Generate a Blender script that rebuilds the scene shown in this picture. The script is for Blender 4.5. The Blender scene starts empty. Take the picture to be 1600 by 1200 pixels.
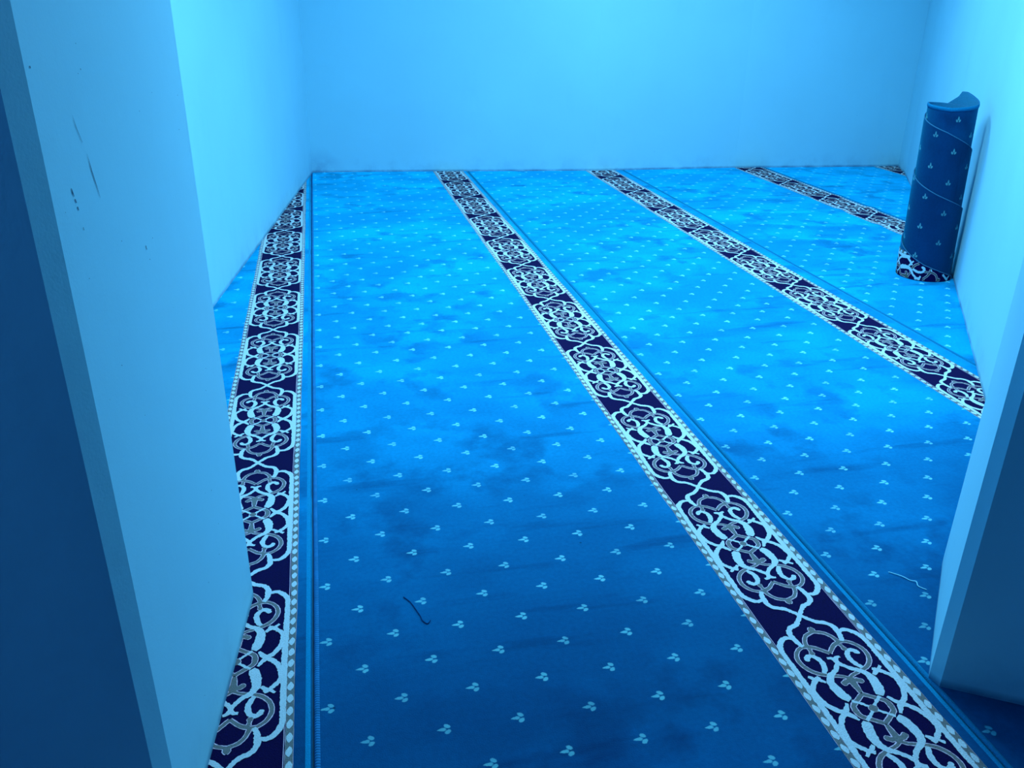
import bpy, bmesh, math, random
from mathutils import Matrix, Vector, noise
random.seed(7)
C = bpy.context.scene.collection
sin, cos, pi = math.sin, math.cos, math.pi

# ------------------------------------------------------------------ helpers
def lin(c):
    return tuple((v/12.92 if v <= .04045 else ((v+.055)/1.055)**2.4) for v in c)

def newmat(name):
    m = bpy.data.materials.new(name); m.use_nodes = True
    nt = m.node_tree
    return m, nt, nt.nodes['Principled BSDF']

class N:
    """tiny node-math helper"""
    def __init__(s, nt): s.nt = nt
    def node(s, t, **kw):
        n = s.nt.nodes.new(t)
        for k, v in kw.items(): setattr(n, k, v)
        return n
    def _set(s, sock, v):
        if isinstance(v, (int, float)): sock.default_value = v
        elif isinstance(v, (tuple, list)): sock.default_value = v
        else: s.nt.links.new(v, sock)
    def m(s, op, a, b=0., c=0., clamp=False):
        n = s.node('ShaderNodeMath', operation=op); n.use_clamp = clamp
        s._set(n.inputs[0], a); s._set(n.inputs[1], b); s._set(n.inputs[2], c)
        return n.outputs[0]
    def noise(s, vec, scale, detail=2., rough=.5):
        n = s.node('ShaderNodeTexNoise'); s._set(n.inputs['Vector'], vec)
        n.inputs['Scale'].default_value = scale; n.inputs['Detail'].default_value = detail
        n.inputs['Roughness'].default_value = rough
        return n.outputs['Fac']
    def mapping(s, vec, sc=(1, 1, 1), loc=(0, 0, 0), rot=(0, 0, 0)):
        n = s.node('ShaderNodeMapping'); s._set(n.inputs['Vector'], vec)
        n.inputs['Scale'].default_value = sc; n.inputs['Location'].default_value = loc
        n.inputs['Rotation'].default_value = rot
        return n.outputs[0]
    def rng(s, v, a, b, c=0., d=1.):
        n = s.node('ShaderNodeMapRange'); s._set(n.inputs[0], v)
        for i, x in enumerate((a, b, c, d)): s._set(n.inputs[i+1], x)
        return n.outputs[0]
    def mix(s, f, a, b):
        n = s.node('ShaderNodeMix', data_type='RGBA')
        s._set(n.inputs[0], f); s._set(n.inputs[6], a); s._set(n.inputs[7], b)
        return n.outputs[2]
    def coord(s, which): return s.node('ShaderNodeTexCoord').outputs[which]
    def bump(s, h, strength, dist):
        n = s.node('ShaderNodeBump'); s._set(n.inputs['Height'], h)
        n.inputs['Strength'].default_value = strength; n.inputs['Distance'].default_value = dist
        return n.outputs[0]

def c4(c): return (c[0], c[1], c[2], 1.)

# ------------------------------------------------------------------ materials
def wall_mat(name, base, dirt=True):
    m, nt, b = newmat(name); n = N(nt); L = nt.links
    geo = n.node('ShaderNodeNewGeometry').outputs['Position']
    f1 = n.rng(n.noise(geo, 1.3, 4.), .3, .7)
    col = n.mix(f1, c4([v*.93 for v in base]), c4(base))
    f2 = n.rng(n.noise(n.mapping(geo, (1, 1, .35)), 3.1, 5., .6), .60, .8, 0., .22)
    col = n.mix(f2, col, c4([base[0]*.6, base[1]*.76, base[2]*.84]))
    # grime where the wall meets the carpet
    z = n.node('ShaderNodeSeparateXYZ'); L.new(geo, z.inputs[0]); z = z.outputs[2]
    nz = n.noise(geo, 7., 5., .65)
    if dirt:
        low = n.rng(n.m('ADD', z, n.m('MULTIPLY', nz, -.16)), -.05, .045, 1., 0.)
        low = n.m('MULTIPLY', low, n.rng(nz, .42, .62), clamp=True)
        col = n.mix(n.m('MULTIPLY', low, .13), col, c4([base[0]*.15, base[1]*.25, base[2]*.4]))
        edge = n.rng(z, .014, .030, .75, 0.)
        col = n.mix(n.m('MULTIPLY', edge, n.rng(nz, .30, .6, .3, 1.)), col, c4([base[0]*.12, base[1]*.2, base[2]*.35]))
        # smudge in the far left corner
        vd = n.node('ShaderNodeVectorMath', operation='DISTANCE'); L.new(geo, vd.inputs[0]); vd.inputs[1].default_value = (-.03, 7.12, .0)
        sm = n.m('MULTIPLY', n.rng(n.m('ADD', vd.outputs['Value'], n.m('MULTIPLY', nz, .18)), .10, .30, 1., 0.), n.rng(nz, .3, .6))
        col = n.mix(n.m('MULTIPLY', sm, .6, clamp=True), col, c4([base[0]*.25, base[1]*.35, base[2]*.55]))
    # tiny specks
    v = n.node('ShaderNodeTexVoronoi'); v.inputs['Scale'].default_value = 14.; L.new(geo, v.inputs['Vector'])
    pick = n.node('ShaderNodeTexWhiteNoise'); L.new(v.outputs['Position'], pick.inputs['Vector'])
    sp = n.m('MULTIPLY', n.m('LESS_THAN', v.outputs['Distance'], .026), n.m('GREATER_THAN', pick.outputs['Value'], .86))
    col = n.mix(n.m('MULTIPLY', sp, .75), col, c4([base[0]*.2, base[1]*.25, base[2]*.4]))
    L.new(col, b.inputs['Base Color'])
    b.inputs['Roughness'].default_value = .62
    b.inputs['Specular IOR Level'].default_value = .25
    L.new(n.bump(n.m('ADD', n.noise(geo, 5., 5.), n.m('MULTIPLY', n.noise(geo, 240., 2.), .06)), .25, .01), b.inputs['Normal'])
    return m

WALLC = (.34, .755, .90)
M_wall = wall_mat('wall_paint', WALLC)
M_ceil = wall_mat('ceiling_paint', (.38, .78, .93), dirt=False)

def simple(name, col, rough=.95, sheen=0., bump=0., tint=None, var=0.):
    m, nt, b = newmat(name); n = N(nt)
    b.inputs['Roughness'].default_value = rough
    b.inputs['Specular IOR Level'].default_value = .1
    g = n.node('ShaderNodeNewGeometry').outputs['Position']
    f = n.rng(n.noise(g, 420., 2.), .3, .7)
    nt.links.new(n.mix(f, c4([v*(1-var) for v in col]), c4(col)), b.inputs['Base Color'])
    if sheen:
        b.inputs['Sheen Weight'].default_value = sheen
        b.inputs['Sheen Roughness'].default_value = .45
        b.inputs['Sheen Tint'].default_value = c4(tint or col)
    if bump:
        nt.links.new(n.bump(n.noise(g, 500., 2.), bump, .004), b.inputs['Normal'])
    return m

M_navy = simple('navy_yarn', (.006, .003, .062), bump=.5, var=.4)
M_white = simple('ivory_yarn', (.70, .82, .88), bump=.6, var=.2)
M_gold = simple('grey_gold_yarn', (.23, .245, .25), bump=.6, var=.35)
M_lilac = simple('lilac_outline_yarn', (.92, .70, .85), bump=.3, var=.2)
M_scuff = simple('scuff_mark', (.04, .09, .17), rough=.8)
M_rim = simple('cut_backing', (.03, .16, .30), bump=.4, var=.3)

PILE = (.0, .165, .41)
SH = (0., .54, .72)
SH_R = (.36, .6)
def pile_mat(name, motifs, dark=1., seed=0., sheen=1., pale=1.):
    """teal cut-pile: UV is in metres (u across the runner from its left seam, v along it)"""
    m, nt, b = newmat(name); n = N(nt); L = nt.links
    uv = n.coord('UV')
    sep = n.node('ShaderNodeSeparateXYZ'); L.new(uv, sep.inputs[0])
    u, v = sep.outputs[0], sep.outputs[1]
    uvs = n.mapping(uv, (1, 1, 1), (seed*3.7, seed*1.9, seed))
    big = n.noise(n.mapping(uvs, (1., 1.25, 1)), 2.2, 3.)
    med = n.noise(uvs, 5.2, 4., .55)
    strk = n.noise(n.mapping(uvs, (1.2, 9., 1), rot=(0, 0, .09)), 1.6, 4., .55)
    fine = n.noise(uvs, 90., 3., .6)
    a = n.rng(big, .35, .65, .84, 1.07)
    s = n.m('MULTIPLY', n.rng(med, .50, .64, 0., 1.), n.rng(big, .38, .56, 0., 1.))
    s2 = n.rng(strk, .58, .74, 0., 1.)
    k = n.m('MULTIPLY', a, n.m('SUBTRACT', 1., n.m('MULTIPLY', s, .27)))
    k = n.m('MULTIPLY', k, n.m('SUBTRACT', 1., n.m('MULTIPLY', s2, .27)))
    k = n.m('MULTIPLY', k, n.rng(fine, .3, .7, .93, 1.06))
    k = n.m('MULTIPLY', k, dark)
    # light falloff painted into the pile: darker towards the doorway, broken up by noise
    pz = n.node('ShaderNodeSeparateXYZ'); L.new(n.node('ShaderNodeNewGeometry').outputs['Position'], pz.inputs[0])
    door_falloff = n.rng(n.m('ADD', pz.outputs[1], n.m('MULTIPLY', n.m('SUBTRACT', n.noise(uvs, 1.7, 4.), .5), .9)), 1.25, 2.45, .54, 1.)
    k = n.m('MULTIPLY', k, door_falloff)
    # small black crumbs
    vo = n.node('ShaderNodeTexVoronoi'); vo.inputs['Scale'].default_value = 7.; L.new(uvs, vo.inputs['Vector'])
    pk = n.node('ShaderNodeTexWhiteNoise'); L.new(vo.outputs['Position'], pk.inputs['Vector'])
    crumb = n.m('MULTIPLY', n.m('LESS_THAN', vo.outputs['Distance'], .022), n.m('GREATER_THAN', pk.outputs['Value'], .72))
    comb = n.node('ShaderNodeCombineXYZ')
    L.new(n.m('MULTIPLY', k, PILE[0]), comb.inputs[0])
    L.new(n.m('MULTIPLY', n.m('POWER', k, 1.25), PILE[1]), comb.inputs[1])
    L.new(n.m('MULTIPLY', k, PILE[2]), comb.inputs[2])
    col = n.mix(n.m('MULTIPLY', crumb, .85), comb.outputs[0], (0, .02, .08, 1))
    if motifs:
        # wobble so the woven leaves are not machine perfect
        wu = n.m('MULTIPLY', n.m('SUBTRACT', n.noise(uvs, 150., 2.), .5), .0035)
        wv = n.m('MULTIPLY', n.m('SUBTRACT', n.noise(n.mapping(uvs, (1, 1, 1), (5, 5, 0)), 150., 2.), .5), .0035)
        mask = None
        U, V = .1485, .197
        for (ou, ov) in ((0., 0.), (U/2, V/2)):
            pu = n.m('ADD', n.m('SUBTRACT', n.m('FLOORED_MODULO', n.m('ADD', u, U/2-.031-ou+U*4), U), U/2), wu)
            pv = n.m('ADD', n.m('SUBTRACT', n.m('FLOORED_MODULO', n.m('ADD', v, V/2-.139-ov+V*4), V), V/2), wv)
            for (cx, cy, ang, la, lb) in ((-.0068, 0, 0, .0090, .0042), (.0050, .0072, -.6, .0068, .0046), (.0050, -.0072, .6, .0068, .0046)):
                dx = n.m('SUBTRACT', pu, cx); dy = n.m('SUBTRACT', pv, cy)
                ca, sa = cos(ang), sin(ang)
                rx = n.m('ADD', n.m('MULTIPLY', dx, ca/la), n.m('MULTIPLY', dy, sa/la))
                ry = n.m('ADD', n.m('MULTIPLY', dx, -sa/lb), n.m('MULTIPLY', dy, ca/lb))
                if ang == 0:      # teardrop: narrows towards the tip
                    ry = n.m('MULTIPLY', ry, n.m('SUBTRACT', 1.15, n.m('MULTIPLY', rx, .55)))
                d = n.m('ADD', n.m('MULTIPLY', rx, rx), n.m('MULTIPLY', ry, ry))
                e = n.rng(d, .65, 1.35, 1., 0.)
                mask = e if mask is None else n.m('MAXIMUM', mask, e)
        worn = n.rng(n.noise(uvs, 9., 2.), .3, .6, .55, .95)
        col = n.mix(n.m('MULTIPLY', n.m('MULTIPLY', mask, worn), n.m('POWER', door_falloff, .5)), col, (.19*pale, .66*pale, .72*pale, 1))
    L.new(col, b.inputs['Base Color'])
    b.inputs['Roughness'].default_value = .9
    b.inputs['Specular IOR Level'].default_value = .08
    # velvet: light grazing along the pile tips scatters strongly, looking down into the pile stays dark
    out = nt.nodes['Material Output']; last = b.outputs[0]
    k2 = n.m('MULTIPLY', n.m('MULTIPLY', k, k), sheen)
    cs = n.node('ShaderNodeCombineXYZ')
    L.new(n.m('MULTIPLY', k2, SH[1]), cs.inputs[1]); L.new(n.m('MULTIPLY', k2, SH[2]), cs.inputs[2])
    for rr in SH_R:
        sh = n.node('ShaderNodeBsdfSheen'); sh.distribution = 'MICROFIBER'
        sh.inputs['Roughness'].default_value = rr
        L.new(cs.outputs[0], sh.inputs['Color'])
        ad = n.node('ShaderNodeAddShader'); L.new(last, ad.inputs[0]); L.new(sh.outputs[0], ad.inputs[1]); last = ad.outputs[0]
    L.new(last, out.inputs['Surface'])
    h = n.m('ADD', n.m('MULTIPLY', n.noise(uvs, 350., 2.), .5), n.m('MULTIPLY', strk, 1.2))
    L.new(n.bump(h, .35, .006), b.inputs['Normal'])
    return m

def rib_mat():
    m, nt, b = newmat('stitched_binding'); n = N(nt); L = nt.links
    uv = n.coord('UV'); sep = n.node('ShaderNodeSeparateXYZ'); L.new(uv, sep.inputs[0])
    w = n.m('SINE', n.m('MULTIPLY', sep.outputs[1], 2*pi/.0065))
    f = n.rng(w, -1., -.4, .72, 1.)
    f = n.m('MULTIPLY', f, n.rng(n.noise(uv, 30., 3.), .3, .7, .8, 1.1))
    comb = n.node('ShaderNodeCombineXYZ')
    L.new(n.m('MULTIPLY', f, .012), comb.inputs[0]); L.new(n.m('MULTIPLY', f, .20), comb.inputs[1]); L.new(n.m('MULTIPLY', f, .46), comb.inputs[2])
    L.new(comb.outputs[0], b.inputs['Base Color']); b.inputs['Roughness'].default_value = .85
    b.inputs['Specular IOR Level'].default_value = .15
    L.new(n.bump(w, .4, .002), b.inputs['Normal'])
    return m
M_rib = rib_mat()
M_bind = simple('overlock_yarn', (.003, .21, .44), bump=.5, var=.3, sheen=.5, tint=(0, .8, 1.))
M_ridge = simple('highlit_edge_yarn', (.004, .30, .60), bump=.5, var=.3, sheen=.4, tint=(0, .9, 1.))  # highlight along the rounded margin edge, painted as a paler colour

# ------------------------------------------------------------------ object helpers
def link(name, me, parent=None):
    o = bpy.data.objects.new(name, me); C.objects.link(o)
    if parent: o.parent = parent
    return o

def mesh_obj(name, verts, faces, mats, fmat=None, uvs=None, parent=None, smooth=False):
    me = bpy.data.meshes.new(name)
    me.from_pydata(verts, [], faces)
    for m in mats: me.materials.append(m)
    if fmat: me.polygons.foreach_set('material_index', fmat)
    if uvs:
        l = me.uv_layers.new(name='UVMap')
        flat = []
        for p in me.polygons:
            for vi in p.vertices: flat += [uvs[vi][0], uvs[vi][1]]
        l.data.foreach_set('uv', flat)
    if smooth: me.polygons.foreach_set('use_smooth', [True]*len(me.polygons))
    me.update()
    return link(name, me, parent)

def tag(o, label=None, cat=None, group=None, kind=None):
    if label: o['label'] = label
    if cat: o['category'] = cat
    if group: o['group'] = group
    if kind: o['kind'] = kind

def prism_verts(poly, z0, z1):
    n = len(poly)
    v = [(x, y, z0) for x, y in poly]+[(x, y, z1) for x, y in poly]
    f = [tuple(range(n))[::-1], tuple(range(n, 2*n))]
    f += [(i, (i+1) % n, n+(i+1) % n, n+i) for i in range(n)]
    return v, f

def structure(name, polys, mats, parent=None):
    vs, fs = [], []
    for poly, z0, z1 in polys:
        a = sum(poly[i][0]*poly[(i+1) % len(poly)][1]-poly[(i+1) % len(poly)][0]*poly[i][1] for i in range(len(poly)))
        if a < 0: poly = poly[::-1]
        v, f = prism_verts(poly, z0, z1)
        o = len(vs); vs += v; fs += [tuple(i+o for i in q) for q in f]
    ob = mesh_obj(name, vs, fs, mats, parent=parent)
    ob['kind'] = 'structure'
    return ob

# ------------------------------------------------------------------ room outline (metres; y runs along the carpet stripes, camera above the origin)
H_CEIL = 2.85
LW = [(-.089, 7.164), (-.541, 3.865), (-.822, 1.80)]
BW = [(-.089, 7.164), (.888, 7.061), (2.20, 6.895), (3.453, 6.850), (4.93, 6.70)]
RW = [(4.93, 6.70), (4.772, 6.378), (3.136, 3.644), (2.282, 2.37), (1.76, 1.60)]
LJ_far, LJ_near, LJ_ch = (-.239, 1.712), (-.309, 1.07), (-.3266, 1.0361)
RJ_far, RJ_near, RJ_ch = (1.462, 1.51), (1.162, 1.157), (1.1695, 1.131)

T = .16
structure('wall_left', [([LW[0], LW[1], LW[2], (LW[2][0]-T-.05, LW[2][1]), (LW[1][0]-T-.02, LW[1][1]), (LW[0][0]-T, LW[0][1]+T)], 0, H_CEIL)], [M_wall])
structure('wall_back', [(BW+[(5.1, 6.9+.05), (5.05, 7.25), (-.25, 7.324), (-.089, 7.1645)], 0, H_CEIL)], [M_wall])
structure('wall_right', [(RW+[(1.92, 1.52), (2.42, 2.28), (3.28, 3.56), (4.92, 6.32), (5.09, 6.68)], 0, H_CEIL)], [M_wall])
lpier = [LJ_far, LJ_near, LJ_ch, (-3.2, 1.36), (-3.2, 2.0), (-.85, 1.80)]
rpier = [RJ_far, RJ_near, RJ_ch, (3.3, -.155), (3.55, .33), (1.92, 1.52), (1.76, 1.60)]
lintel = [LJ_far, LJ_near, RJ_near, RJ_far]
structure('wall_front', [(lpier, 0, H_CEIL), (rpier, 0, H_CEIL), (lintel, 2.05, H_CEIL)], [M_wall])
structure('ceiling', [([(-3.4, -.2), (3.9, -.2), (5.3, 7.4), (-3.4, 7.4)], H_CEIL, H_CEIL+.12)], [M_ceil])
M_slab = simple('bare_slab', (.09, .2, .28))
structure('floor', [([(-3.4, -2.), (3.9, -2.), (5.3, 7.4), (-3.4, 7.4)], -.1, 0.)], [M_slab])

# ---- scuffs and hairline marks lie on the paint (thin decals belonging to the wall)
def mark(parent, p0, dirv, pts, wd, mat=M_scuff, nrm=None):
    """pts: (s along wall, z) polyline on the vertical face that starts at p0 and runs along dirv"""
    d = Vector((dirv[0], dirv[1], 0)).normalized(); nn = Vector(nrm).normalized()*.0006
    vs, fs = [], []
    for i, (s, z, w) in enumerate(pts):
        q = Vector((p0[0], p0[1], 0))+d*s+nn
        vs += [(q.x-d.x*w*wd, q.y-d.y*w*wd, z), (q.x+d.x*w*wd, q.y+d.y*w*wd, z)]
        if i: fs.append((2*i-2, 2*i-1, 2*i+1, 2*i))
    return vs, fs

# ------------------------------------------------------------------ ornament of the border, millimetres, quarter medallion (mirrored 4x)
PER = .580
W_, G_ = 'w', 'g'
strokes = [
 (W_, [(0,0,7),(12,15,7),(25,28,8),(45,37,8),(55,52,9),(55,68,9),(53,84,8),(47,98,6)]),
 (W_, [(57,69,5),(68,65,7),(79,67,8),(90,77,9),(98,90,9),(101,106,8),(101,130,8),(101,200,9),(101,250,9),(101,290,9)]),
 (W_, [(60,135,9),(52,128,8),(43,129,7),(35,139,8),(33,154,9),(37,169,8),(45,182,6)]),
 (W_, [(15,141,4),(7,143,6),(0,149,9)]),
 (W_, [(0,146,8),(0,161,8)]),
 (W_, [(0,158,7),(17,178,7),(35,190,9),(45,205,12),(46,222,15),(43,240,16),(38,254,15),(34,261,9)]),
 (W_, [(32,263,4),(17,274,4),(6,284,4)]),
 (W_, [(100,228,9),(88,210,7),(75,197,7),(62,189,6)]),
 (W_, [(73,197,5),(79,189,5),(85,184,4)]),
 (W_, [(72,194,5),(63,200,6),(56,206,4)]),
 (W_, [(46,267,3),(53,279,7),(61,288,9)]),
 (W_, [(60,290,8),(74,282,8),(87,266,8),(93,248,8),(97,220,8)]),
 (G_, [(0,57,8),(8,60,7),(22,66,7),(32,78,7),(37,90,8),(39,102,9)]),
 (G_, [(0,43,3),(3,49,8),(0,58,11)]),
 (G_, [(37,99,8),(54,100,7),(70,112,7),(79,130,8),(79,148,8),(72,165,8),(60,178,8),(45,186,7),(30,191,6),(12,197,6),(0,205,6)]),
 (G_, [(38,100,9),(22,107,8),(8,120,7),(0,128,7)]),
 (G_, [(37,106,8),(38,114,6),(39,121,9)]),
 (G_, [(0,203,12),(0,214,15),(0,222,13),(0,236,10),(0,246,7)]),
 (G_, [(4,212,8),(13,212,11),(19,217,9)]),
 (G_, [(0,250,8),(20,264,8),(36,276,9),(39,290,11)]),
]
blobs = [(W_, 60, 137, 6), (G_, 0, 290, 9.5), (G_, 0, 209, 9), (G_, 39, 121, 5.5), (G_, 19, 216, 6), (W_, 38, 252, 8)]

def catmull(pts, step=4.):
    out = []
    n = len(pts)
    for i in range(n-1):
        p0 = pts[max(i-1, 0)]; p1 = pts[i]; p2 = pts[i+1]; p3 = pts[min(i+2, n-1)]
        L = math.hypot(p2[0]-p1[0], p2[1]-p1[1]); k = max(1, int(round(L/step)))
        for j in range(k):
            t = j/k
            out.append(tuple(.5*((2*p1[c])+(-p0[c]+p2[c])*t+(2*p0[c]-5*p1[c]+4*p2[c]-p3[c])*t*t+(-p0[c]+3*p1[c]-3*p2[c]+p3[c])*t**3) for c in range(3)))
    out.append(tuple(float(a) for a in pts[-1]))
    return out
SM = [(k, catmull(p)) for k, p in strokes]

class Band:
    """flat ornament in (u, v, layer height, material) space; emit() maps it onto any surface"""
    def __init__(s): s.v = []; s.f = []; s.m = []
    def quadstrip(s, line, h, mat, jit=.0006, grow=0.):
        rows = []
        n = len(line)
        for i, (x, y, w) in enumerate(line):
            a = line[max(i-1, 0)]; b = line[min(i+1, n-1)]
            dx, dy = b[0]-a[0], b[1]-a[1]; L = math.hypot(dx, dy) or 1e-9
            nx, ny = -dy/L, dx/L
            j1 = random.uniform(-jit, jit); j2 = random.uniform(-jit, jit); hw = w/2+grow
            rows.append((x+nx*(hw+j1), y+ny*(hw+j1), x-nx*(hw+j2), y-ny*(hw+j2)))
        o = len(s.v)
        for r in rows: s.v += [(r[0], r[1], h), (r[2], r[3], h)]
        for i in range(n-1):
            s.f.append((o+2*i, o+2*i+1, o+2*i+3, o+2*i+2)); s.m.append(mat)
    def disc(s, x, y, r, h, mat, n=12, jit=.0007):
        o = len(s.v); s.v.append((x, y, h))
        for i in range(n):
            a = 2*pi*i/n; rr = r+random.uniform(-jit, jit)
            s.v.append((x+rr*cos(a), y+rr*sin(a), h))
        for i in range(n): s.f.append((o, o+1+i, o+1+(i+1) % n)); s.m.append(mat)

def medallion(B, v0, hs=1., half=None):
    NAV, WH, GO, LI = 0, 1, 2, 3
    k = 0
    for kind, line in SM:
        onaxis = all(abs(p[0]) < .5 for p in line)
        for sx in ((1,) if onaxis else (1, -1)):
            for sv in (1, -1):
                L = [(sx*p[0]/1000, v0+(p[1] if sv > 0 else 580-p[1])/1000, p[2]/1000) for p in line]
                if half and not half(L): continue
                k += 1; e = (k % 40)*.000004
                if kind == 'w':
                    B.quadstrip([(a, b, w*1.30+.0014) for a, b, w in L], (.0012+e)*hs, WH, .0011)
                else:
                    B.quadstrip(L, (.0006+e)*hs, LI, .0005, .0018)
                    B.quadstrip(L, (.0009+e)*hs, GO, .0006, .0001)
    for kind, x, y, r in blobs:
        for sx in ((1,) if x == 0 else (1, -1)):
            for sv in ((1,) if y == 290 else (1, -1)):
                X = sx*x/1000; Y = v0+(y if sv > 0 else 580-y)/1000
                if half and not half([(X, Y, 0)]): continue
                if kind == 'w': B.disc(X, Y, r/1000, .0015*hs, WH)
                else:
                    B.disc(X, Y, (r+1.2)/1000, .0008*hs, LI); B.disc(X, Y, r/1000, .00125*hs, GO)

def chain(B, u0, v0, v1, hs=1., sgn=1):
    """ivory lozenges on a grey strip between two thin lilac lines"""
    n = max(2, int((v1-v0)/.02))
    line = [(u0, v0+(v1-v0)*i/n, .0150) for i in range(n+1)]
    B.quadstrip([(x, y, .0161) for x, y, w in line], .0004*hs, 3, .0003)
    B.quadstrip(line, .0006*hs, 2, .0003)
    B.quadstrip([(u0-sgn*.0105, y, .0012) for x, y, w in line], .0004*hs, 3, .0002)
    p = PER/17; y = math.ceil(v0/p)*p
    while y < v1-p/2:
        o = len(B.v); c = .0115
        pts = [(-.0066, -.0035), (-.0040, -.0098), (-.0002, -.0125), (.0058, -.0045), (.0066, .0030), (.0038, .0105), (.0000, .0125), (-.0058, .0040)]
        for a, b in pts: B.v.append((u0+sgn*a+random.uniform(-.0006, .0006), y+b+random.uniform(-.0008, .0008), .0010*hs))
        B.f.append(tuple(range(o, o+8))); B.m.append(1)
        y += p

# ------------------------------------------------------------------ footprint test for the carpets
def inside(p, poly):
    x, y = p; r = False; n = len(poly)
    for i in range(n):
        x1, y1 = poly[i]; x2, y2 = poly[(i+1) % n]
        if (y1 > y) != (y2 > y) and x < (x2-x1)*(y-y1)/(y2-y1)+x1: r = not r
    return r
E_ = .004
ROOM = [(LW[0][0]-E_, LW[0][1]), (LW[1][0]-E_, LW[1][1]), (LW[2][0]-E_, LW[2][1]-.01), (LJ_far[0]-E_, LJ_far[1]-E_),
        (LJ_near[0]-E_, LJ_near[1]), (LJ_ch[0], LJ_ch[1]+E_), (-3.1, 1.34), (-3.1, -1.9), (3.2, -1.9), (3.2, -.1),
        (RJ_ch[0]+E_, RJ_ch[1]+E_), (RJ_near[0]+E_, RJ_near[1]), (RJ_far[0]+E_, RJ_far[1]-E_), (1.76, 1.6)]
ROOM += [(x+E_, y) for x, y in reversed(RW)]
ROOM += [(x, y+E_) for x, y in reversed(BW)]
def clean(poly):
    out = []
    for p in poly:
        if not out or math.hypot(p[0]-out[-1][0], p[1]-out[-1][1]) > 1e-4: out.append(p)
    return out
ROOM = clean(ROOM)

TH = .009     # carpet thickness
def lift(x, y):
    """gentle undulation; real ripples where the fourth runner was laid badly"""
    z = .0012*noise.noise(Vector((x*1.7, y*2.3, 0)))
    flat = min(1., max(0., (math.hypot(x-3.039, y-3.757)-.17)/.2))
    r = max(0., min(1., (x-2.5)/.25))*max(0., min(1., (4.5-x)/.4))*max(0., min(1., (y-2.9)/.4))*max(0., min(1., (5.9-y)/.5))
    if r:
        z += flat*r*.0075*max(0., sin(y*15+1.3*noise.noise(Vector((x*1.1, y*.8, 3)))*4+x*1.4))**3
    r2 = max(0., 1-abs(x-.75)/.45)*max(0., 1-abs(y-1.86)/.07)
    z += .004*r2
    return z*(.1+.9*flat)

def clip_mesh(o):
    """trim a flat carpet mesh to the walls, cutting faces by bisecting along each wall line"""
    me = o.data; bm = bmesh.new(); bm.from_mesh(me)
    n = len(ROOM)
    bb = [v.co for v in bm.verts]
    if bb:
        x0, x1 = min(v.x for v in bb), max(v.x for v in bb)
        for i in range(n):
            a, b = ROOM[i], ROOM[(i+1) % n]
            lx0, lx1 = min(a[0], b[0])-.02, max(a[0], b[0])+.02
            ly0, ly1 = min(a[1], b[1])-.02, max(a[1], b[1])+.02
            if lx1 < x0 or lx0 > x1: continue
            fs = [f for f in bm.faces if lx0-.05 <= f.calc_center_median().x <= lx1+.05 and ly0-.05 <= f.calc_center_median().y <= ly1+.05]
            if not fs: continue
            es = {e for f in fs for e in f.edges}; vv = {v for f in fs for v in f.verts}
            nrm = Vector((b[1]-a[1], a[0]-b[0], 0)).normalized()
            bmesh.ops.bisect_plane(bm, geom=list(vv)+list(es)+fs, plane_co=(a[0], a[1], 0), plane_no=nrm, dist=1e-5)
    kill = []
    for f in bm.faces:
        c = f.calc_center_median()
        if not inside((c.x, c.y), ROOM): kill.append(f)
    bmesh.ops.delete(bm, geom=kill, context='FACES')
    bm.to_mesh(me); bm.free(); me.update()

def grid(x0, x1, y0, y1, step, fn, uvfn):
    nx = max(1, int(round((x1-x0)/step))); ny = int(round((y1-y0)/step))
    vs, fs, uv = [], [], []
    for j in range(ny+1):
        for i in range(nx+1):
            x = x0+(x1-x0)*i/nx; y = y0+(y1-y0)*j/ny
            vs.append((x, y, fn(x, y))); uv.append(uvfn(x, y))
    for j in range(ny):
        for i in range(nx):
            a = j*(nx+1)+i; fs.append((a, a+1, a+nx+2, a+nx+1))
    return vs, fs, uv

def wob(x, y, amp):   # hand-cut seam drift
    return amp*(noise.noise(Vector((x*9, y*.9, 1.7)))+.35*noise.noise(Vector((x*9, y*3.1, 5.))))

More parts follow.
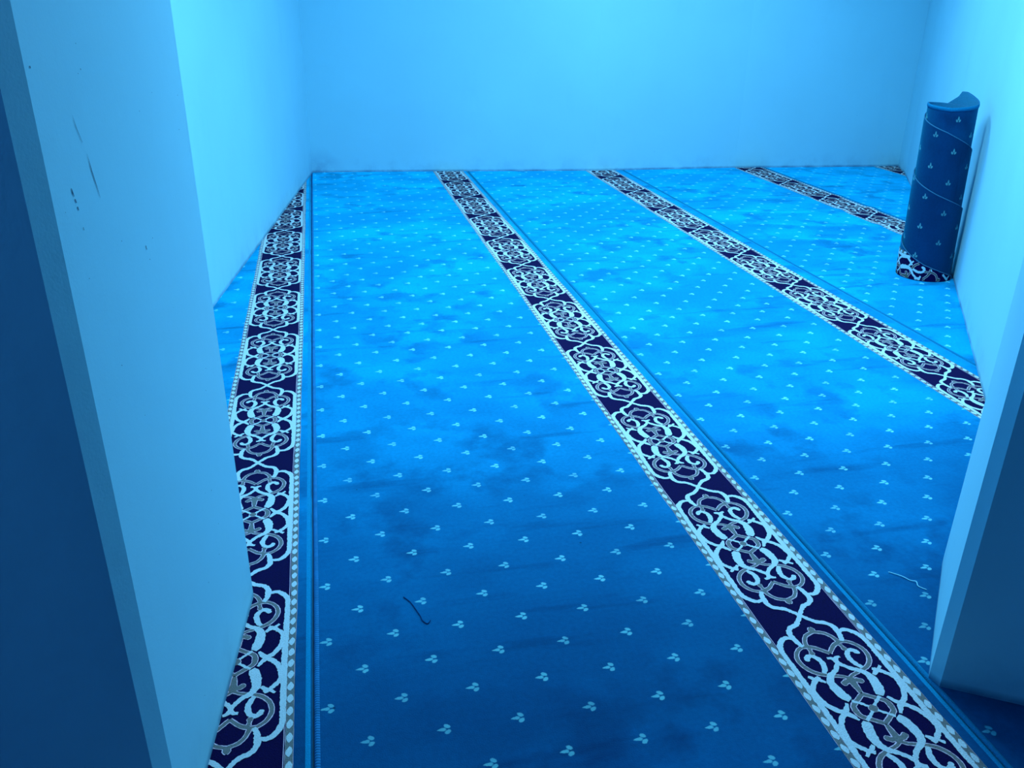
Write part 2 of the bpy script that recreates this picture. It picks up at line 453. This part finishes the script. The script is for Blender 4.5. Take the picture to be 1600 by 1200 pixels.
def runner(xs, xe, bs, phase, seed, label, vphase, dark=1., y0=-1.2, wamp=.0, bw=.245):
    """one carpet runner: left seam xs, right seam xe, border strip starts at bs"""
    root = bpy.data.objects.new('carpet_runner', None); C.objects.link(root)
    tag(root, label, 'carpet', 'blue mosque carpet runners laid side by side')
    be = bs+bw
    y1 = 7.3
    sx = (bs-.008-xs)/.985
    W = lambda x, y: x+wob(xs if x < (xs+xe)/2 else xe, y, wamp)*abs((x-(xs+xe)/2)/(xe-xs)*2)
    ztop = lambda x, y: TH+lift(x, y)
    edge = .012
    def fieldz(x, y):
        t = min(1., (x-xs)/edge)
        return max(.0008, (TH+lift(x, y))*math.sqrt(max(0., 1-(1-t)**2))) if t < 1 else TH+lift(x, y)
    # field
    vs, fs, uv = grid(xs+.0135, bs, y0, y1, .025, ztop, lambda x, y: ((x-xs)/sx, y-vphase))
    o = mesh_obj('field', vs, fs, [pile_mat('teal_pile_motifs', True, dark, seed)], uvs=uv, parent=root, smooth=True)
    clip_mesh(o)
    # rounded binding along the left seam
    prof = [(0, .0006), (.0008, .0055), (.0025, .0092), (.0055, .0112), (.0085, .0109), (.0112, .0098), (.0128, .0085)]
    vs, fs, uv = [], [], []
    ny = int((y1-y0)/.04)
    for j in range(ny+1):
        y = y0+(y1-y0)*j/ny
        for (px, pz) in prof:
            x = xs+.0012+px; vs.append((x+wob(xs, y, wamp)*.4, y, pz+lift(x, y))); uv.append((px, y))
    m = len(prof)
    for j in range(ny):
        for i in range(m-1):
            a = j*m+i; fs.append((a, a+1, a+m+1, a+m))
    o = mesh_obj('edge_binding', vs, fs, [M_rib if xs > -.2 and xs < 0 else M_bind], uvs=uv, parent=root, smooth=True); clip_mesh(o)
    # plain margin to the right seam, rounded off at its edge
    vs, fs, uv = [], [], []
    wm = xe-.0012-be
    prof = [(0, TH), (wm*.4, TH+.0003), (wm-.013, TH+.0012), (wm-.0065, TH+.0030), (wm-.003, TH+.0012), (wm-.0008, .005), (wm, .0006)]
    m = len(prof)
    for j in range(ny+1):
        y = y0+(y1-y0)*j/ny
        for (px, pz) in prof:
            x = be+px; vs.append((x+wob(xe, y, wamp)*.4*px/wm, y, pz+lift(x, y))); uv.append((x-xs+.3, y))
    for j in range(ny):
        for i in range(m-1):
            a = j*m+i; fs.append((a, a+1, a+m+1, a+m))
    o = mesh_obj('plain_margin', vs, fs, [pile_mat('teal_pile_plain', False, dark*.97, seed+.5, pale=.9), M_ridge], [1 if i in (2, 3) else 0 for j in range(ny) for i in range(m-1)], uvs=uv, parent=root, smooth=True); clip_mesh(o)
    # border strip
    B = Band(); sc = bw/.245; uc = bs+bw/2
    # navy ground
    nn = int((y1-y0)/.04)
    o0 = 0
    for j in range(nn+1):
        y = y0+(y1-y0)*j/nn
        for i in range(7): B.v.append((-.1225+.245*i/6, y, 0.))
    for j in range(nn):
        for i in range(6):
            a = j*7+i; B.f.append((a, a+1, a+8, a+7)); B.m.append(0)
    k = math.floor((y0-phase)/PER)+1
    v = phase+k*PER
    while v < y1-.05:
        lo, hi = v-.01, v+PER+.01
        if any(inside((uc+d, yy), ROOM) for d in (-.12, 0, .12) for yy in (lo, v+.29, hi)):
            medallion(B, v)
        v += PER
    chain(B, .1150, y0, y1, sgn=1); chain(B, -.1150, y0, y1, sgn=-1)
    vs = []
    for (u, y, h) in B.v:
        x = uc+u*sc+.0022*noise.noise(Vector((u*3, y*4, seed)))
        vs.append((x, y, TH+lift(x, y)+h))
    uv = [(p[0], p[1]) for p in B.v]
    o = mesh_obj('border_strip', vs, B.f, [M_navy, M_white, M_gold, M_lilac], B.m, parent=root); clip_mesh(o)
    return root

runner(-1.355, -.1035, -.3845, 2.363, 1., 'leftmost carpet runner, mostly behind the wall end, its patterned strip beside the straight seam', 3.787, wamp=.002)
runner(-.1035, 1.156, .876, 1.394, 2., 'wide blue carpet runner in the middle of the doorway, patterned strip running to bottom right', 1.38, wamp=.003)
runner(1.156, 2.452, 2.138, 2.553, 3., 'blue carpet runner right of the doorway middle, its patterned strip ending at the right wall', 1.262, wamp=.004)
runner(2.452, 3.712, 3.452, 5.030, 4., 'rippled blue carpet runner on which the rolled carpet piece stands', 3.481, wamp=.004, y0=2.)
runner(3.712, 4.97, 4.712, 5.30, 5., 'short carpet runner in the far right corner, only a tip of patterned strip showing', 1.31, y0=4.5)

# ------------------------------------------------------------------ rolled carpet offcut standing by the right wall
def roll():
    root = bpy.data.objects.new('rolled_carpet', None); C.objects.link(root)
    root.location = (3.039, 3.757, 0)
    tag(root, 'dark blue carpet offcut rolled up and standing on end against the right wall', 'carpet roll')
    B0 = TH+.0005
    keys = [(-160, .80), (0, .83), (120, .85), (180, .857), (270, .845), (360, .862), (395, .883), (422, .905), (434, .905), (441, .88), (470, .835), (540, .80), (630, .735), (720, .645), (810, .59), (900, .53),
            (990, .44), (1080, .36), (1170, .275), (1260, .19), (1350, .085), (1425, .022)]
    def top(t):
        for (a, za), (b, zb) in zip(keys, keys[1:]):
            if t <= b:
                s = (t-a)/(b-a); return za+(zb-za)*s
        return keys[-1][1]
    def rad(t, z):
        tt = (t-180)/(1425-180)
        r = .111+.0245*max(tt, -.4) + (0 if tt > 0 else 0)
        return r
    def pos(t, z, off=0.):
        a = math.radians(t-39)
        r = rad(t, z)+off
        k = max(0, z)/.84
        r *= 1+.012*sin(2*a+1.)
        return (r*cos(a)-.024*k, r*sin(a)+.019*k, B0+z)
    th = .0048
    def sheet(t0, t1, off_out, mat, name, dn, flip=False, uvshift=0.):
        n = int((t1-t0)/4); nz = 22
        vs, fs, uv = [], [], []
        for i in range(n+1):
            t = t0+(t1-t0)*i/n; s = math.radians(t)*.125; zt = top(t)
            for j in range(nz+1):
                q = j/nz
                z = zt*q
                vs.append(pos(t, z, off_out)); uv.append((-z+.9+uvshift, s))
        m = nz+1
        for i in range(n):
            for j in range(nz):
                a = i*m+j; f = (a, a+m, a+m+1, a+1)
                fs.append(f[::-1] if flip else f)
        return mesh_obj(name, vs, fs, [mat], uvs=uv, parent=root, smooth=True)
    Mr = pile_mat('rolled_pile_shaded', True, .30, 7., sheen=2.2, pale=.5)  # same carpet pile darkened: shade on the roll is put into the colour
    Mb = simple('carpet_backing', (.03, .26, .46), bump=.5, var=.3)
    sheet(-160, 1425, 0., Mr, 'pile_side', 1)
    sheet(-160, 1425, -th, Mb, 'backing', 1, flip=True)
    # cut top edge, following the slanting cut round the spiral
    n = int((1425+160)/3); vs, fs = [], []
    for i in range(n+1):
        t = -160+(1425+160)*i/n; z = top(t)
        x0, y0, z0 = pos(t, z, .0002); x1, y1, z1 = pos(t, z, -th)
        xm, ym, zm = pos(t, z, -th/2)
        vs += [pos(t, z-.0025, .0006), (x0, y0, z0), (xm, ym, zm+.0018), (x1, y1, z1)]
    for i in range(n):
        for j in range(3):
            a = 4*i+j; fs.append((a, a+4, a+5, a+1))
    mesh_obj('cut_edge', vs, fs, [M_rim], parent=root, smooth=True)
    # stitched selvedge along the short top run
    vs, fs = [], []
    ring = 6; a0, a1 = 150, 424; n = 60
    for i in range(n+1):
        t = a0+(a1-a0)*i/n
        for j in range(ring):
            b = 2*pi*j/ring
            vs.append(pos(t, top(t)-.007+.010*sin(b), .0005+.0028*cos(b)))
    for i in range(n):
        for j in range(ring):
            a = i*ring+j; b2 = i*ring+(j+1) % ring
            fs.append((a, a+ring, b2+ring, b2))
    mesh_obj('edge_binding', vs, fs, [M_rib_roll], parent=root, smooth=True)
    # patterned strip at the foot of the outer turn
    B = Band()
    t0, t1 = 1075, 1425
    n = 90
    rows = 8
    for i in range(n+1):
        s = math.radians(t0+(t1-t0)*i/n)*.135
        for j in range(rows+1): B.v.append((.012-.128*j/rows, s, .0))
    for i in range(n):
        for j in range(rows):
            a = i*(rows+1)+j; B.f.append((a, a+rows+1, a+rows+2, a+1)); B.m.append(0)
    s0, s1 = math.radians(t0)*.135, math.radians(t1)*.135
    for k in range(0, 3):
        medallion(B, s0-.38+k*PER, 1.)
    o_ch = len(B.v)
    chain(B, -.1150, s0, s1, sgn=-1)
    fs, fm = [], []
    def ok(p):
        t = math.degrees(p[1]/.135)
        z = .012-p[0]
        return t0 <= t <= t1 and 0.0015 <= z <= top(t)-.002
    for f, m in zip(B.f, B.m):
        if m == 0:
            c = [sum(B.v[i][q] for i in f)/len(f) for q in range(2)]
            keep = ok(c)
        else: keep = all(ok(B.v[i]) for i in f)
        if keep: fs.append(f); fm.append(m)
    vs = [pos(math.degrees(p[1]/.135), .012-p[0] if p[2] else max(.0, min(.012-p[0], top(math.degrees(p[1]/.135))-.002)), .0008+p[2]) for p in B.v]
    used = sorted({i for f in fs for i in f}); mp = {j: i for i, j in enumerate(used)}
    mesh_obj('border_strip', [vs[i] for i in used], [tuple(mp[i] for i in f) for f in fs], [M_navy, M_white2, M_gold2, M_lilac], fm, parent=root)
M_rib_roll = simple('rolled_binding', (.0, .19, .40), bump=.5, var=.3)
M_white2 = simple('ivory_yarn_rolled', (.55, .8, .85), bump=.5, var=.2)
M_gold2 = simple('grey_gold_yarn_rolled', (.12, .15, .12), bump=.5, var=.3)
roll()

# ------------------------------------------------------------------ scuffs and a plaster joint, in the paint of the walls
def add_marks(o, P, Q, nrm, marks, mat):
    """marks: polylines of (x, y, z, half width) lying on the vertical wall plane through P and Q"""
    me = o.data; me.materials.append(mat); k = len(me.materials)-1
    bm = bmesh.new(); bm.from_mesh(me)
    d = Vector((Q[0]-P[0], Q[1]-P[1], 0)).normalized(); nn = Vector((-d.y, d.x, 0))
    if nn.dot(Vector(nrm)) < 0: nn = -nn
    for pl in marks:
        pr = None
        for (s_, z, w) in pl:
            q = Vector((P[0], P[1], 0))+d*s_+nn*.0007; q.z = z
            a = bm.verts.new(q-d*w); b = bm.verts.new(q+d*w)
            if pr:
                f = bm.faces.new((pr[0], pr[1], b, a)); f.material_index = k
            pr = (a, b)
    bm.to_mesh(me); bm.free()
wf = bpy.data.objects['wall_front']; wr = bpy.data.objects['wall_right']
def js(y): return (LJ_far[1]-y)*1.006
mk = [[(js(1.176), 1.165, .0001), (js(1.181), 1.150, .0006), (js(1.192), 1.130, .0003)],
      [(js(1.1997), 1.115, .0002), (js(1.2055), 1.091, .0010), (js(1.212), 1.072, .0008), (js(1.217), 1.055, .0002)],
      [(js(1.129), 1.085, .0008), (js(1.131), 1.079, .0014), (js(1.133), 1.074, .0004)],
      [(js(1.134), 1.071, .0010), (js(1.136), 1.066, .0012)], [(js(1.137), 1.061, .0012), (js(1.1385), 1.056, .0008)],
      [(js(1.142), 1.034, .0006), (js(1.1425), 1.030, .0007)], [(js(1.366), .950, .0009), (js(1.368), .943, .0009)],
      [(js(1.0835), 1.228, .0010), (js(1.084), 1.2255, .0010)], [(js(1.2315), 1.215, .0008), (js(1.232), 1.213, .0008)]]
random.seed(3)
for _ in range(26):
    y = random.uniform(1.09, 1.69); z = random.uniform(.1, 1.25); r = random.uniform(.0004, .0009)
    mk.append([(js(y), z, r), (js(y+.001), z-2*r, r)])
add_marks(wf, LJ_far, LJ_near, (1, 0, 0), mk, M_scuff)
M_joint = simple('plaster_joint', (.27, .62, .78), rough=.7)
jt = [(0.0+.02*noise.noise(Vector((z*1.3, 2, 0)))+1.065, z, .0012) for z in [.62+.05*i for i in range(36)]]
add_marks(wr, (3.136, 3.644), (4.772, 6.378), (-1, 0, 0), [jt], M_joint)

# ------------------------------------------------------------------ a stain and litter on the pile
def thread(name, pts, r, mat, label):
    vs, fs = [], []
    P = catmull([(x*1000, y*1000, z*1000) for x, y, z in pts], 4.)
    for i, p in enumerate(P):
        a = P[max(i-1, 0)]; b = P[min(i+1, len(P)-1)]
        t = Vector((b[0]-a[0], b[1]-a[1], 0)).normalized(); nrm = Vector((-t.y, t.x, 0))
        rr = r*(1. if 0 < i < len(P)-1 else .3)
        for j in range(6):
            an = 2*pi*j/6
            q = Vector((p[0], p[1], 0))/1000+nrm*rr*cos(an)
            vs.append((q.x, q.y, TH+lift(q.x, q.y)+r+.0004+rr*sin(an)+p[2]/1000))
    for i in range(len(P)-1):
        for j in range(6): fs.append((6*i+j, 6*i+(j+1) % 6, 6*i+6+(j+1) % 6, 6*i+6+j))
    fs += [tuple(range(6))[::-1], tuple(range(len(vs)-6, len(vs)))]
    o = mesh_obj(name, vs, fs, [mat], smooth=True)
    tag(o, label, name.replace('_', ' ').split(' ')[-1]); return o
M_dark = simple('dark_stain', (.0, .05, .16)); M_lint = simple('pale_lint', (.35, .85, .95))
thread('carpet_stain', [(.106, 1.640, 0), (.118, 1.622, 0), (.125, 1.606, 0), (.133, 1.580, 0), (.1385, 1.562, 0), (.141, 1.547, 0), (.151, 1.534, 0), (.160, 1.546, 0)], .0012, M_dark, 'dark squiggly stain on the blue carpet in the doorway')  # a carpet stain, modelled as a thin dark tube
thread('pale_lint', [(1.300, 1.500, 0), (1.322, 1.476, .001), (1.333, 1.458, 0), (1.3415, 1.448, .003), (1.338, 1.434, 0), (1.350, 1.417, 0)], .0012, M_lint, 'pale frayed lint on the carpet beside the right wall end')

# ------------------------------------------------------------------ lights
def area(name, loc, size, size_y, power, color, rot=(0, 0, 0)):
    l = bpy.data.lights.new(name, 'AREA'); l.shape = 'RECTANGLE'; l.size = size; l.size_y = size_y
    l.energy = power; l.color = color
    o = bpy.data.objects.new(name, l); o.location = loc; o.rotation_euler = rot; C.objects.link(o)
    return o
LC = (.37, .775, 1.)
area('ceiling_tube_light_far', (2.15, 5.25, H_CEIL-.06), .9, .2, 60, LC, (0, 0, .3))
nl = area('ceiling_tube_light_near', (1.35, 3.15, H_CEIL-.06), 1.2, .2, 88, LC, (0, 0, .3))
nl.data.spread = math.radians(165)
area('hall_fill', (-2.2, .88, 1.8), .8, .3, 30, (.10, .42, 1.), (0, -pi/2, 0))  # unseen fill added to brighten the near face of the right wall end

w = bpy.data.worlds.new('dim_blue_hall'); bpy.context.scene.world = w; w.use_nodes = True
w.node_tree.nodes['Background'].inputs[0].default_value = (.02, .2, .6, 1)
w.node_tree.nodes['Background'].inputs[1].default_value = .04

# ------------------------------------------------------------------ camera (1600 x 1200 frame)
R = [[.977403, -.076396, .197097], [-.211056, -.404645, .889785], [.011778, -.911277, -.411625]]
cam = bpy.data.cameras.new('camera'); co = bpy.data.objects.new('camera', cam); C.objects.link(co)
m3 = Matrix([[R[i][0], -R[i][1], -R[i][2]] for i in range(3)])
mw = m3.to_4x4(); mw.translation = Vector((0, 0, 1.3)); co.matrix_world = mw
cam.sensor_fit = 'HORIZONTAL'; cam.sensor_width = 36.; cam.lens = 1328/1600*36
cam.clip_start = .02
sc = bpy.context.scene; sc.camera = co
sc.view_settings.view_transform = 'Standard'; sc.view_settings.look = 'None'
sc.view_settings.exposure = 0.; sc.view_settings.gamma = 1.
